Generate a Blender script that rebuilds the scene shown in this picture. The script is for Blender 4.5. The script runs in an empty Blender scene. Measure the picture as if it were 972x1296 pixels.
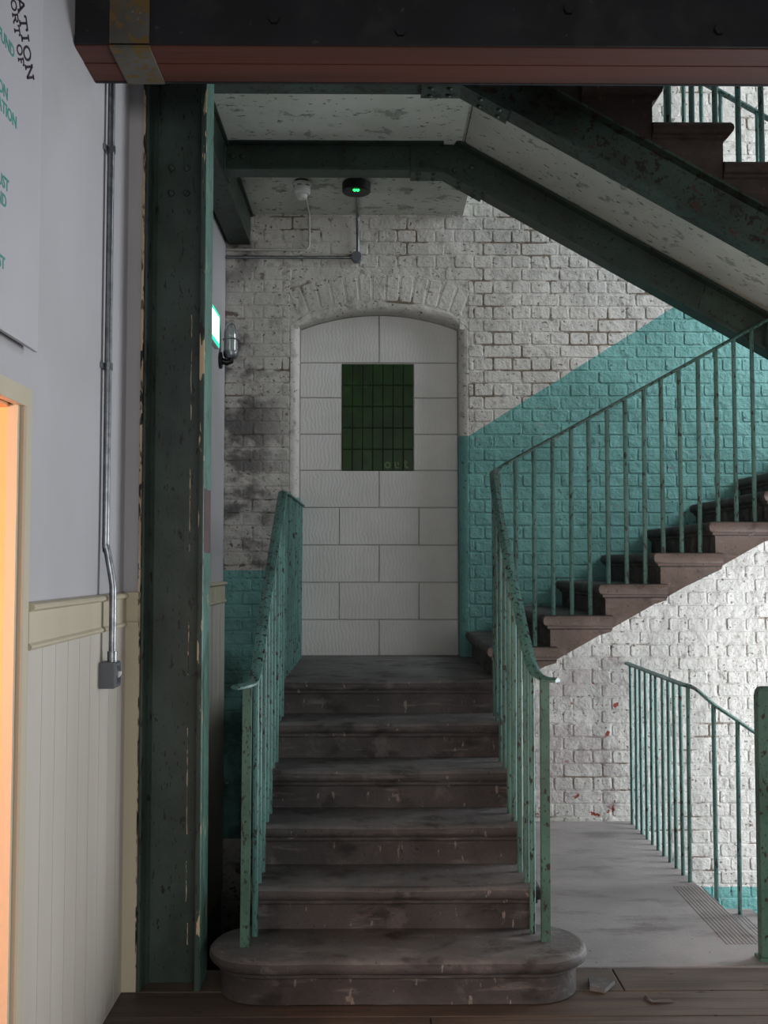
import bpy, bmesh, math, random
from mathutils import Vector, noise as mnoise
random.seed(7)
S = bpy.context.scene
C = S.collection
PI = math.pi

# ------------------------------------------------------------------ camera
cd = bpy.data.cameras.new('camera'); cam = bpy.data.objects.new('camera', cd); C.objects.link(cam)
cam.location = (0, 0, 1.5705); cam.rotation_euler = (PI/2 + .0504, 0, -.0103)
cd.sensor_fit = 'AUTO'; cd.sensor_width = 36; cd.lens = 1322/1296*36; cd.clip_start = .05
S.camera = cam
# ------------------------------------------------------------------ world, lights, exposure
w = bpy.data.worlds.new('world'); S.world = w; w.use_nodes = True
w.node_tree.nodes['Background'].inputs[0].default_value = (.80, .86, .95, 1)
w.node_tree.nodes['Background'].inputs[1].default_value = .25
S.view_settings.view_transform = 'Standard'; S.view_settings.look = 'None'
S.view_settings.exposure = 0.28; S.view_settings.gamma = 1; S.view_settings.use_curve_mapping = False

def area(name, loc, rot, sx, sy, power, col):
    l = bpy.data.lights.new(name, 'AREA'); l.shape = 'RECTANGLE'; l.size = sx; l.size_y = sy
    l.energy = power; l.color = col
    o = bpy.data.objects.new(name, l); C.objects.link(o); o.location = loc; o.rotation_euler = rot
    return o
XR = 4.3                         # inner face of the right hand wall
# daylight lamps at the added, unseen windows of the right wall (window_1..3) and an added opening behind the camera
area('daylight_room', (XR-.06, 1.1, 1.5), (0, PI/2-.55, 0), 1.7, 2.2, 20, (.95, .97, 1))
area('daylight_stair_low', (XR-.06, 5.55, .75), (0, PI/2, 0), 2.3, 1.5, 178, (.90, .95, 1))
area('daylight_stair_high', (XR-.06, 5.35, 4.0), (0, PI/2, 0), 2.2, 1.7, 150, (.90, .95, 1))
area('daylight_behind', (1.6, -3.40, 1.5), (PI/2-.45, 0, 0), 3.2, 1.6, 118, (1, .98, .95))

# ------------------------------------------------------------------ mesh helpers
class MB:
    def __init__(s): s.v = []; s.f = []
    def add(s, v, f):
        b = len(s.v); s.v += [tuple(p) for p in v]; s.f += [tuple(i+b for i in q) for q in f]; return s
    def box(s, x0, x1, y0, y1, z0, z1):
        return s.add([(x0,y0,z0),(x1,y0,z0),(x1,y1,z0),(x0,y1,z0),(x0,y0,z1),(x1,y0,z1),(x1,y1,z1),(x0,y1,z1)],
              [(0,3,2,1),(4,5,6,7),(0,1,5,4),(1,2,6,5),(2,3,7,6),(3,0,4,7)])
    def loft(s, rings, caps=True, closed=False):
        n = len(rings[0]); v = [p for r in rings for p in r]; f = []
        m = len(rings)
        for i in range(m if closed else m-1):
            for j in range(n):
                a = i*n+j; b = i*n+(j+1) % n; i2 = (i+1) % m
                f.append((a, b, i2*n+(j+1) % n, i2*n+j))
        if caps and not closed:
            f.append(tuple(range(n))[::-1]); f.append(tuple((m-1)*n+j for j in range(n)))
        return s.add(v, f)
    def tube(s, path, r, n=8, caps=True, rot=0.):
        path = [Vector(p) for p in path]; rings = []
        d0 = (path[1]-path[0]).normalized()
        up = Vector((0,0,1)) if abs(d0.z) < .9 else Vector((1,0,0))
        u = d0.cross(up).normalized(); v = u.cross(d0).normalized()
        for i, p in enumerate(path):
            if i == 0: d = path[1]-p
            elif i == len(path)-1: d = p-path[i-1]
            else: d = (path[i+1]-p).normalized() + (p-path[i-1]).normalized()
            d.normalize(); u = (u - d*u.dot(d)).normalized(); v = u.cross(d)
            rr = r[i] if isinstance(r, (list, tuple)) else r
            rings.append([p + (u*math.cos(rot+2*PI*j/n) + v*math.sin(rot+2*PI*j/n))*rr for j in range(n)])
        return s.loft(rings, caps)
    def strap(s, path, wid, th, crown=.35):
        # flat bar with a gently rounded top swept along a path, kept level from side to side
        path = [Vector(p) for p in path]; rings = []
        for i, p in enumerate(path):
            a = path[max(i-1, 0)]; b = path[min(i+1, len(path)-1)]
            d = (b-a).normalized(); side = Vector((d.y, -d.x, 0))
            side = side.normalized() if side.length > 1e-6 else Vector((1,0,0))
            up = side.cross(d).normalized()
            h = wid/2
            sec = [(-h,-th/2),(h,-th/2),(h,th*.15),(h*.6,th*.5),(0,th*(.5+crown)),(-h*.6,th*.5),(-h,th*.15)]
            rings.append([p + side*q[0] + up*q[1] for q in sec])
        return s.loft(rings)
    def build(s, name, m=None, parent=None, smooth=False, loc=None):
        me = bpy.data.meshes.new(name); me.from_pydata(s.v, [], s.f)
        bm = bmesh.new(); bm.from_mesh(me); bmesh.ops.recalc_face_normals(bm, faces=bm.faces); bm.to_mesh(me); bm.free()
        return link(name, me, m, parent, smooth, loc)

def link(name, me, m=None, parent=None, smooth=False, loc=None):
    if m and not me.materials: me.materials.append(m)
    if smooth:
        for p in me.polygons: p.use_smooth = True
        me.set_sharp_from_angle(angle=math.radians(38)) if hasattr(me, 'set_sharp_from_angle') else None
    o = bpy.data.objects.new(name, me); C.objects.link(o)
    if loc is not None: o.location = loc
    if parent: o.parent = parent
    return o
def tag(o, label, cat, group=None):
    o['label'] = label; o['category'] = cat
    if group: o['group'] = group
    return o
def thing(name, label, cat, loc=(0,0,0), group=None):
    o = bpy.data.objects.new(name, None); C.objects.link(o); o.empty_display_size = .05
    return tag(o, label, cat, group)
def struct(o): o['kind'] = 'structure'; return o
def sroot(name):
    o = bpy.data.objects.new(name, None); C.objects.link(o); return struct(o)
def cyl(p0, p1, r, n=12): return MB().tube([p0, p1], r, n)
def rnd(a, b): return random.uniform(a, b)
def jit(*k): return mnoise.noise(Vector(k))

# ------------------------------------------------------------------ material helpers
def lin(h):
    c = [int(h[i:i+2], 16)/255 for i in (0, 2, 4)]
    return tuple((x/12.92 if x <= .04045 else ((x+.055)/1.055)**2.4) for x in c) + (1,)
class Sx:                                    # tiny expression builder over Math nodes
    def __init__(s, t, sock): s.t = t; s.k = sock
    def op(s, o, b=None, c=None):
        n = s.t.nodes.new('ShaderNodeMath'); n.operation = o
        for i, q in enumerate((s, b, c)):
            if q is None: continue
            if isinstance(q, Sx): s.t.links.new(q.k, n.inputs[i])
            else: n.inputs[i].default_value = q
        return Sx(s.t, n.outputs[0])
    def __add__(s, b): return s.op('ADD', b)
    def __sub__(s, b): return s.op('SUBTRACT', b)
    def __mul__(s, b): return s.op('MULTIPLY', b)
    def max(s, b): return s.op('MAXIMUM', b)
    def min(s, b): return s.op('MINIMUM', b)
    def lt(s, b): return s.op('LESS_THAN', b)
    def gt(s, b): return s.op('GREATER_THAN', b)
    def inv(s): return (s*-1.)+1.
    def ss(s, lo, hi):
        n = s.t.nodes.new('ShaderNodeMapRange'); n.interpolation_type = 'SMOOTHSTEP'
        s.t.links.new(s.k, n.inputs[0]); n.inputs[1].default_value = lo; n.inputs[2].default_value = hi
        return Sx(s.t, n.outputs[0])
class Mat:
    def __init__(s, name, rough=.7, metal=0., spec=.4):
        s.m = bpy.data.materials.new(name); s.m.use_nodes = True; s.t = s.m.node_tree
        s.b = s.t.nodes['Principled BSDF']; s.b.inputs['Roughness'].default_value = rough
        s.b.inputs['Metallic'].default_value = metal; s.b.inputs['Specular IOR Level'].default_value = spec
        g = s.t.nodes.new('ShaderNodeNewGeometry'); s.pos = g.outputs['Position']
        sp = s.t.nodes.new('ShaderNodeSeparateXYZ'); s.t.links.new(s.pos, sp.inputs[0])
        s.x, s.y, s.z = [Sx(s.t, sp.outputs[i]) for i in range(3)]
        s.h = None; s.col = None
    def noise(s, scale, detail=4, stretch=(1,1,1), off=(0,0,0), rough=.55):
        n = s.t.nodes.new('ShaderNodeTexNoise'); mp = s.t.nodes.new('ShaderNodeMapping')
        mp.inputs['Scale'].default_value = stretch; mp.inputs['Location'].default_value = off
        s.t.links.new(s.pos, mp.inputs[0]); s.t.links.new(mp.outputs[0], n.inputs['Vector'])
        n.inputs['Scale'].default_value = scale; n.inputs['Detail'].default_value = detail; n.inputs['Roughness'].default_value = rough
        return Sx(s.t, n.outputs[0])
    def base(s, c1, c2=None, fac=None):
        if c2 is None:
            n = s.t.nodes.new('ShaderNodeRGB'); n.outputs[0].default_value = lin(c1); s.col = n.outputs[0]; return s
        s.base(c1); return s.over(c2, fac)
    def over(s, c, fac):
        n = s.t.nodes.new('ShaderNodeMix'); n.data_type = 'RGBA'
        s.t.links.new(fac.k, n.inputs[0]); s.t.links.new(s.col, n.inputs[6])
        if isinstance(c, str): n.inputs[7].default_value = lin(c)
        else: s.t.links.new(c, n.inputs[7])
        s.col = n.outputs[2]; return s
    def bump(s, h, strength=.4, dist=.01):
        b = s.t.nodes.new('ShaderNodeBump'); b.inputs['Strength'].default_value = strength; b.inputs['Distance'].default_value = dist
        s.t.links.new(h.k, b.inputs['Height']); s.t.links.new(b.outputs[0], s.b.inputs['Normal']); return s
    def rough(s, f, lo, hi):
        n = s.t.nodes.new('ShaderNodeMapRange'); s.t.links.new(f.k, n.inputs[0]); n.inputs[3].default_value = lo; n.inputs[4].default_value = hi
        s.t.links.new(n.outputs[0], s.b.inputs['Roughness']); return s
    def done(s):
        s.t.links.new(s.col, s.b.inputs['Base Color']); return s.m

def plain(name, c1, c2=None, rough=.7, metal=0, scale=6, bs=40, bstr=.15, stretch=(1,1,1), spec=.4):
    m = Mat(name, rough, metal, spec); n = m.noise(scale, 5, stretch)
    m.base(c1, c2 or c1, n.ss(.35, .7)); m.bump(m.noise(bs, 4, stretch), bstr, .004); return m.done()

def chipped(name, c1, c2, chip, pale=None, chip_lo=.64, rough=.45, scale=60, stretch=(1,1,1), pale_lo=.70, glow=None):
    m = Mat(name, rough); m.base(c1, c2, m.noise(4, 5).ss(.3, .7))
    m.over(chip, (m.noise(7, 4, stretch, (3,1,2)).ss(.5, .75)*.45))
    k = m.noise(scale, 3, stretch).ss(chip_lo, chip_lo+.03).max(m.noise(scale*2.2, 2, stretch, (4,4,1)).ss(chip_lo+.03, chip_lo+.05)*.8)
    m.over(chip, k)
    if pale: m.over(pale, m.noise(scale*.5, 4, stretch, (7,7,7)).ss(pale_lo, pale_lo+.02))
    m.bump(m.noise(scale*.8, 4, stretch), .25, .003); return m.done()

M = {}
M['rail'] = chipped('rail_paint', '5A857E', '49706A', '2A2720', None, .605, .5, 60, (1,1,.45))
M['railtop'] = chipped('rail_paint_worn', '5A857E', '466E66', '26241F', None, .575, .45, 55)
M['newel'] = chipped('newel_paint', '4E7365', '3D5F53', '2B2319', '7F9A8C', .60, .45, 55, (1,1,.5), .74)
M['column'] = chipped('column_paint', '3C4943', '2B3731', '171B18', None, .625, .42, 45, (1,1,.35))
M['column_edge'] = chipped('column_edge_paint', '62847A', '4F7066', '33302A', 'B9A98A', .62, .45, 60, (1,1,.25), .66)
M['girder'] = chipped('girder_paint', '3A4A42', '2D3C35', '241F1A', None, .62, .5, 35)
M['girder_dark'] = chipped('girder_paint_sooty', '34473F', '263029', '1E1814', '3C2A20', .58, .5, 28, (1,1,1), .64)
M['palechip'] = chipped('chipped_cream_edge', 'C9B49C', 'A8937C', '2A2622', None, .54, .6, 30, (1,1,.3))
M['edgechips'] = chipped('column_edge_chips', '3A4A43', '2C3933', '1D1B17', 'B7A283', .60, .5, 40, (1,1,.22), .575)
M['barepatch'] = plain('bare_brown_patch', '5A4748', '45383A', .6)
M['white'] = plain('white_wall_paint', 'A9A7AA', 'A2A1A3', .75, 0, 2, 60, .06)
M['cream'] = plain('cream_paint', 'B9B09B', 'AFA690', .5, 0, 3, 30, .08, (1,1,.1))
M['creampale'] = plain('pale_cream_board_paint', 'BDB7AD', 'B2ABA0', .5, 0, 3, 30, .10, (1,1,.06))
M['orange'] = plain('orange_paint', 'F2AE78', 'EEA872', .6, 0, 2, 30, .03)
M['galv'] = plain('galvanised_steel', '8C9094', '6E7276', .32, .9, 30, 80, .06)
M['greyplastic'] = plain('grey_box', '5C6066', '54585E', .45)
M['whiteplastic'] = plain('white_plastic', 'C8CCC8', 'C0C4C0', .4)
M['black'] = plain('black_plastic', '0B0B0D', '101012', .4)
M['black_beam'] = chipped('black_beam_paint', '17171D', '101014', '30302E', '4A4844', .70, .55, 14, (1,1,1), .76)
M['redbrown'] = plain('red_brown_timber', '532B1F', '3E2118', .6, 0, 3, 20, .25, (.15, 3, 1))
M['rustplate'] = chipped('rusty_grey_plate', '5A5752', '413F3A', '5E4A26', '8A8378', .56, .6, 16, (1,1,1), .64)
M['board'] = plain('sign_board_white', 'ABAAAE', 'A6A5A9', .6, 0, 2, 60, .03)
M['ink'] = plain('dark_ink', '2A1D26', '231820', .6)
M['tealink'] = plain('teal_ink', '3E8B80', '3A857A', .6)
M['paleout'] = plain('pale_green_glaze', '4E6A3E', '486338', .4)
M['glass_grey'] = None

def ceilmat():
    m = Mat('old_ceiling_paint', .8); n = m.noise(2.2, 6)
    m.base('BDC1B8', 'ABB0A5', n.ss(.35, .7))
    m.over('6A6A5C', m.noise(10, 6, (1,1,1), (2,0,0)).ss(.62, .72)*.5)
    m.over('585B52', m.noise(5.5, 7, (1,1,1), (6,1,0), .68).ss(.585, .63)*.55)
    m.over('4C5048', m.noise(24, 5, (1,1.6,1), (0,4,0)).ss(.63, .65)*.8)
    m.bump(m.noise(20, 6), .35, .006); return m.done()
M['ceil'] = ceilmat()

def stonemat(name, c1, c2, dust, streak, dk='1E1A18'):
    m = Mat(name, .72); m.base(c1, c2, m.noise(3.5, 7).ss(.3, .72))
    m.over(dk, m.noise(7, 6, (1,1,1.6), (5,2,1)).ss(.52, .72)*.75)
    m.over(dust, m.noise(14, 7, (.35,1,2.5), (1,9,3)).ss(.56, .72)*.6)
    m.over(streak, m.noise(34, 5, (1,1,.35), (8,1,4)).ss(.655, .70)*.6)
    m.over(dust, m.noise(5, 8, (1,1.5,1), (3,6,2), .7).ss(.54, .66)*.45)
    m.over('15110F', m.noise(70, 3).ss(.66, .70)*.6)
    m.bump(m.noise(55, 7), .5, .006); m.rough(m.noise(9, 4), .55, .85); return m.done()
M['stone'] = stonemat('sooty_stone', '504C4B', '3A3737', '75706D', '968C83')
M['stone_tread'] = stonemat('worn_tread_stone', '6C6A69', '535151', '85827F', '958F8B')
M['stone_light'] = stonemat('buff_stone', '8E807A', '74665F', '9C918B', 'A89D95', '4A3F3A')
M['stone_dark'] = stonemat('dark_brown_stone', '3A2E29', '2A211D', '4D3D34', '5E4C40', '120E0C')

def slabmat():
    m = Mat('grey_floor_stone', .6); m.base('9A9695', '878483', m.noise(2.0, 6).ss(.3, .7))
    m.over('524E4D', m.noise(4, 7, (.5,1.4,1), (4,4,0), .65).ss(.50, .68)*.6)
    m.over('B4B0AF', m.noise(110, 3).ss(.66, .70)*.8); m.over('3E3A39', m.noise(40, 4, (1,1,1), (9,1,0)).ss(.68, .71)*.7)
    m.bump(m.noise(60, 6), .25, .004); return m.done()
M['slab'] = slabmat()

def woodmat():
    m = Mat('old_floor_board', .6); m.base('63574D', '4B413A', m.noise(3, 6, (.35,3,1)).ss(.3, .7))
    m.over('2C231E', m.noise(6, 7, (.25,4,1), (2,5,0)).ss(.52, .72)*.7)
    m.over('7A6857', m.noise(9, 6, (.2,5,1), (7,3,0)).ss(.58, .72)*.45)
    m.over('1A1614', m.noise(12, 5, (1,1.6,1), (3,3,1)).ss(.66, .70)*.8)
    m.bump(m.noise(40, 6, (.15,3,1)), .35, .004); m.rough(m.noise(8, 4), .45, .75); return m.done()
M['wood'] = woodmat()

def brickmat(name, mortar=False):
    m = Mat(name, .62); x, z = m.x, m.z
    wob = (m.noise(9, 3) - .5)*.012
    # limewash white
    m.base('BBB9B4', 'A9A7A2', m.noise(2.2, 6).ss(.35, .7))
    m.over('8E8B86', m.noise(9, 6, (1,1,1), (4,0,2)).ss(.56, .74)*.55)
    right = x.gt(.42)
    if mortar: m.over('6E6253', (m.noise(3.2, 5, (1,1,1.6), (1.3,0,.6)) + x.ss(.5, .8)*x.ss(1.9, 1.4)*z.ss(2.6, 2.9)*.09).ss(.56, .63))
    # soot and bare brick on the stretch beside the white side wall
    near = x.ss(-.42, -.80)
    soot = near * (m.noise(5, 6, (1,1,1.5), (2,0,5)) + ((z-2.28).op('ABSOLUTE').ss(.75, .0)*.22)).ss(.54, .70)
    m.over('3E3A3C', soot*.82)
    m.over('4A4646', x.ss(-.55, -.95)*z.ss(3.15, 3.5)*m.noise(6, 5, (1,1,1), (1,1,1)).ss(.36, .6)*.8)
    bare = near * m.noise(11, 4, (1,1,1.4), (6,0,1)).ss(.64, .67)
    m.over('4B2A24', bare*.8)
    # small chips
    m.over('55504A', m.noise(38, 4, (1,1,1.3)).ss(.635, .66)*.85)
    m.over('7B7874', m.noise(17, 6, (1,1,1.2), (8,0,3)).ss(.57, .66)*.45)
    m.over('5B3A31', m.noise(24, 4, (1,1,1.2), (9,0,4)).ss(.70, .715)*.9)
    low = z.lt(1.0)*x.gt(.9)*x.lt(1.52)
    m.over('7A2F20', low*m.noise(16, 3, (1,1,1), (2,0,8)).ss(.665, .68))
    m.over('9E9594', low*m.noise(5, 5, (1,1,2), (3,0,3)).ss(.48, .6)*.6)
    # teal dado paint: stepped line beside the blocked doorway, then rising with the stair
    line = (x-.60)*.632 + 2.375
    line = line.max(2.375)
    und = (x-.574)*.56 + .99
    tR = right * (z + wob).lt(line) * z.gt(und)
    tL = x.lt(-.478) * (z + wob).lt(1.535) * z.gt(-.1)
    tJ = x.gt(-.478) * x.lt(-.30) * (z + wob).lt(1.99)
    tD = x.gt(2.02) * (z + wob).lt(-.40)
    t = tR.max(tL).max(tJ).max(tD)
    flake = m.noise(7, 4, (1,1,1), (0,0,9)).ss(.66, .68) * z.lt(1.45)
    m2 = Mat.__new__(Mat); m2.__dict__.update(m.__dict__)
    m2.base('659B97', '588B87', m.noise(2.5, 5, (1,1,1), (3,0,0)).ss(.35, .7))
    m2.over('2F6159', m.noise(12, 6, (1,1,1.4), (4,0,7)).ss(.58, .74)*.6)
    m2.over('2B4A45', m.noise(40, 4).ss(.66, .68)*.85)
    m2.over('8A5F55', m.noise(30, 3, (1,1,1), (5,0,5)).ss(.725, .735)*.9)
    m2.over('24453F', z.ss(1.35, .85)*x.lt(-.45)*m.noise(6, 5).ss(.35, .6)*.8)  # shade of the unlit left corner painted into the teal, deepening downwards
    m.over(m2.col, t*(flake*x.ss(1.2, .5)).inv())
    m.bump(m.noise(8, 3)*1.2 + m.noise(22, 6)*.8 + m.noise(80, 4)*.2, .75, .014); m.rough(m.noise(12, 4), .42, .75)
    return m.done()
M['brick'] = brickmat('limewashed_brick'); M['mortar'] = brickmat('limewashed_mortar', True)

def blockmat():
    m = Mat('white_block_paint', .6); n = m.t.nodes.new('ShaderNodeTexWave')
    mp = m.t.nodes.new('ShaderNodeMapping'); mp.inputs['Scale'].default_value = (1, 1, 1.7)
    m.t.links.new(m.pos, mp.inputs[0]); m.t.links.new(mp.outputs[0], n.inputs[0])
    n.inputs['Scale'].default_value = 14; n.inputs['Distortion'].default_value = 9; n.inputs['Detail'].default_value = 2; n.inputs['Detail Scale'].default_value = .6
    m.base('C6C6C4', 'BEBEBB', m.noise(3, 4).ss(.35, .7)); m.bump(Sx(m.t, n.outputs[1]).ss(.35, .9), .20, .004); return m.done()
M['block'] = blockmat()
M['blockjoint'] = plain('painted_joint', 'AFAFAB', 'A6A6A0', .7)

def tilemat():
    m = Mat('green_glazed_tile', .38, 0, .22); m.base('1C3A14', '14290F', m.noise(5, 5).ss(.35, .68))
    m.over('24461A', m.noise(14, 4, (1,1,1), (3,1,1)).ss(.55, .7)*.7); m.bump(m.noise(22, 4), .12, .004); return m.done()
M['tile'] = tilemat()
M['grout'] = plain('dark_grout', '23281F', '1C2019', .7)
def emit(name, c, st):
    m = bpy.data.materials.new(name); m.use_nodes = True; b = m.node_tree.nodes['Principled BSDF']
    b.inputs['Base Color'].default_value = lin(c); b.inputs['Emission Color'].default_value = lin(c); b.inputs['Emission Strength'].default_value = st
    return m
M['sign_white'] = emit('lit_sign_white', 'FFF0F4', 2.2); M['sign_green'] = emit('lit_sign_green', '0FBF93', 1.6)
M['led'] = emit('green_indicator', '22F060', 3.5)
def glassmat():
    m = bpy.data.materials.new('lamp_glass'); m.use_nodes = True; b = m.node_tree.nodes['Principled BSDF']
    b.inputs['Base Color'].default_value = (.55,.57,.58,1); b.inputs['Roughness'].default_value = .12
    b.inputs['Transmission Weight'].default_value = .5; b.inputs['Metallic'].default_value = .2; return m
M['lampglass'] = glassmat()

# ================================================================== SETTING
R = .1671                                  # riser of the near flight
WY, NY = 6.48, 6.60                        # back wall face, blocked doorway face
XL = -.938                                 # left wall face
ZL = 6*R                                   # landing level
ZC = 3.772                                 # underside of the upper landing

# ---- timber floor: base slab and single planks
fl = struct(MB().box(-1.25, XR, -3.5, 4.15, -.25, -.024).build('floor', M['stone_dark']))
pw = .2145; y1 = 4.150; row = 0
while y1 > -3.4:
    xs = [XL+.002 if y1 < 3.94 else -1.2]
    cut = [.93, 2.6, .2, 1.7, -.35, 3.0][row % 6]
    segs = [xs[0], cut, min(cut+2.1, XR)] if cut+2.1 < XR-.2 else [xs[0], cut, XR]
    if segs[-1] < XR: segs.append(XR)
    for a, b in zip(segs[:-1], segs[1:]):
        dz = rnd(-.0025, .001)
        m = MB(); y0 = y1-pw; g = .0022; e = .003
        m.loft([[(a+g, y0+g, -.024), (b-g, y0+g, -.024), (b-g, y1-g, -.024), (a+g, y1-g, -.024)],
                [(a+g, y0+g, dz-e), (b-g, y0+g, dz-e), (b-g, y1-g, dz-e), (a+g, y1-g, dz-e)],
                [(a+g+e, y0+g+e, dz), (b-g-e, y0+g+e, dz), (b-g-e, y1-g-e, dz), (a+g+e, y1-g-e, dz)]])
        m.build('plank', M['wood'], fl)
    y1 -= pw; row += 1

# ---- stone floor behind the timber floor, beside the near flight
fs = sroot('floor_stone')
def slab_plan(z): return [(-.43, 4.156, z), (1.64, 4.156, z), (1.60, 5.24, z), (1.585, WY, z), (-.43, WY, z)]
MB().loft([slab_plan(-.20), slab_plan(-.012), [(x+(-.008 if x > 0 else .008), y+(.008 if y < 5 else 0), -.001) for x, y, z in slab_plan(0)]]).build('slab', M['slab'], fs)
g = MB()
for i in range(9):
    x = 1.47 + i*.017
    g.loft([[(x-.004, 4.40, -.002), (x+.004, 4.40, -.002), (x+.004, 5.18, -.002), (x-.004, 5.18, -.002)],
            [(x-.002, 4.40, .001), (x+.002, 4.40, .001), (x+.002, 5.18, .001), (x-.002, 5.18, .001)]])
gs = g.build('tread_grooves', M['slab'], fs); gs['kind'] = 'stuff'

# ---- left wall with doorway
wl = struct(MB().box(-1.24, XL, -3.5, 1.80, 0, 3.75).box(-1.24, XL, 2.757, 3.945, 0, 3.75).box(-1.24, XL, 1.80, 2.757, 2.0, 3.75)
            .build('wall_left', M['white']))
MB().box(-1.24, -.874, 3.945, 4.14, 0, 3.75).build('pier', M['white'], wl)
MB().box(-1.24, -.928, 4.14, WY+.2, -1.6, 3.76).build('far_wall', M['white'], wl)
def board(y0, y1, z0, z1, x, name='wall_board', m='creampale', par=wl):
    e = .002
    a = [(x-.012, y0, z0), (x-.012, y1, z0), (x-.012, y1, z1), (x-.012, y0, z1)]
    b = [(x-.004, y0+.0006, z0), (x-.004, y1-.0006, z0), (x-.004, y1-.0006, z1), (x-.004, y0+.0006, z1)]
    c = [(x, y0+e, z0), (x, y1-e, z0), (x, y1-e, z1), (x, y0+e, z1)]
    return MB().loft([a, b, c]).build(name, M[m], par)
ys = [2.826 + i*.1239 for i in range(10)]
for a, b in zip(ys[:-1], ys[1:]): board(a, min(b, 3.938), 0, 1.345, XL+.012)
for i in range(13): board(5.18+i*.1, 5.28+i*.1, -.4, 1.345, -.916)
def dado(name, y0, y1, x):
    # flat frieze board, cap moulding and lower bead
    d = sroot(name)
    MB().box(x-.002, x+.014, y0, y1, 1.352, 1.445).build('frieze', M['cream'], d)
    MB().loft([[(x-.002, y, 1.444), (x+.018, y, 1.444), (x+.028, y, 1.450), (x+.030, y, 1.456), (x+.026, y, 1.463), (x+.012, y, 1.468), (x-.002, y, 1.468)] for y in (y0, y1)]).build('cap_moulding', M['cream'], d)
    MB().loft([[(x-.002, y, 1.340), (x+.018, y, 1.340), (x+.023, y, 1.346), (x+.022, y, 1.352), (x+.016, y, 1.358), (x-.002, y, 1.358)] for y in (y0, y1)]).build('lower_bead', M['cream'], d)
    return d
dado('trim_1', 2.826, 3.944, XL); dado('trim_2', 4.3, WY-.002, -.928)
d = sroot('trim_3')                          # boxed return beside the column
MB().box(XL-.01, -.877, 3.934, 3.946, 0, 1.345).build('corner_board', M['cream'], d)
MB().box(XL-.01, -.876, 3.936, 3.947, 1.352, 1.445).build('frieze', M['cream'], d)
MB().box(XL-.01, -.874, 3.908, 3.947, 1.444, 1.468).build('cap_moulding', M['cream'], d)
MB().box(XL-.01, -.875, 3.914, 3.947, 1.340, 1.357).build('lower_bead', M['cream'], d)

# ---- doorway with cream casing and the orange room behind
dr = sroot('door_1')
def casing(par, y0, y1, z0, z1):
    MB().loft([[(XL-.004, y0, z0), (XL-.004, y1, z0), (XL-.004, y1, z1), (XL-.004, y0, z1)],
               [(XL+.014, y0, z0), (XL+.014, y1, z0), (XL+.014, y1, z1), (XL+.014, y0, z1)],
               [(XL+.019, y0+.006, z0), (XL+.019, y1-.006, z0), (XL+.019, y1-.006, z1), (XL+.019, y0+.006, z1)]]).build('casing', M['cream'], par)
casing(dr, 2.757, 2.812, 0, 1.990); casing(dr, 1.745, 2.812, 1.990, 2.040); casing(dr, 1.745, 1.80, 0, 1.990)
MB().box(-1.245, XL-.022, 2.745, 2.760, 0, 2.0).build('jamb_lining', M['orange'], dr)
MB().box(XL-.024, XL+.004, 2.738, 2.760, 0, 1.992).build('door_stop', M['cream'], dr)
MB().box(-1.245, XL+.004, 1.795, 1.806, 0, 2.0).build('jamb_lining', M['orange'], dr)
MB().box(-1.245, XL-.02, 1.80, 2.757, 1.985, 2.002).build('head_lining', M['orange'], dr)
orr = struct(MB().box(-3.2, -3.1, .6, 3.6, -.02, 2.7).box(-3.1, -1.24, 3.5, 3.6, -.02, 2.7).box(-3.1, -1.24, .6, .7, -.02, 2.7).build('wall_orange_room', M['orange']))
struct(MB().box(-3.2, -1.24, .6, 3.6, 2.7, 2.8).build('ceiling_orange_room', M['orange']))
struct(MB().box(-3.2, -.94, .6, 3.6, -.1, -.025).build('floor_orange_room', M['wood']))
pl = bpy.data.lights.new('orange_room_lamp', 'POINT'); pl.energy = 118; pl.color = (1, .84, .70); pl.shadow_soft_size = .12
po = bpy.data.objects.new('orange_room_lamp', pl); C.objects.link(po); po.location = (-2.2, 1.2, 1.5)

# ---- back wall: mortar bed plus single bricks
import itertools
NX0, NX1 = -.469, .542                      # doorway opening in the wall
ZS, ZK = 3.066, 3.163                        # springing and crown of the arch
xc = (NX0+NX1)/2; hw = (NX1-NX0)/2; sg = ZK-ZS; AR = (hw*hw+sg*sg)/(2*sg); AZ = ZK-AR
def archz(x, e=0.): return AZ + math.sqrt(max((AR+e)**2-(x-xc)**2, 0))
wb = sroot('wall_back')
ZB0, ZB1 = -1.6, 5.7
m = MB(); ym = WY+.0036; n = 14
xs = [NX0+(NX1-NX0)*i/n for i in range(n+1)]
G0, G1 = NX0-.044, NX1+.044                  # the bed stops behind the rounded reveal
m.add([(-1.25, ym, ZB0), (G0, ym, ZB0), (G0, ym, ZB1), (-1.25, ym, ZB1), (G1, ym, ZB0), (XR, ym, ZB0), (XR, ym, ZB1), (G1, ym, ZB1)], [(0,1,2,3), (4,5,6,7)])
m.add([(G0, ym, ZB0), (G1, ym, ZB0), (G1, ym, ZL-.02), (G0, ym, ZL-.02)], [(0,1,2,3)])
gx = [G0] + xs + [G1]
for a, b in zip(gx[:-1], gx[1:]):
    za, zb_ = (ZS-.02, ZS-.02) if (b <= NX0+1e-6 or a >= NX1-1e-6) else (archz(a, .040), archz(b, .040))
    m.add([(a, ym, za), (b, ym, zb_), (b, ym, ZB1), (a, ym, ZB1)], [(0,1,2,3)])
m.box(-1.25, XR, NY+.15, NY+.25, ZB0, ZB1)
mo = m.build('mortar_bed', M['mortar'], wb)

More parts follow.
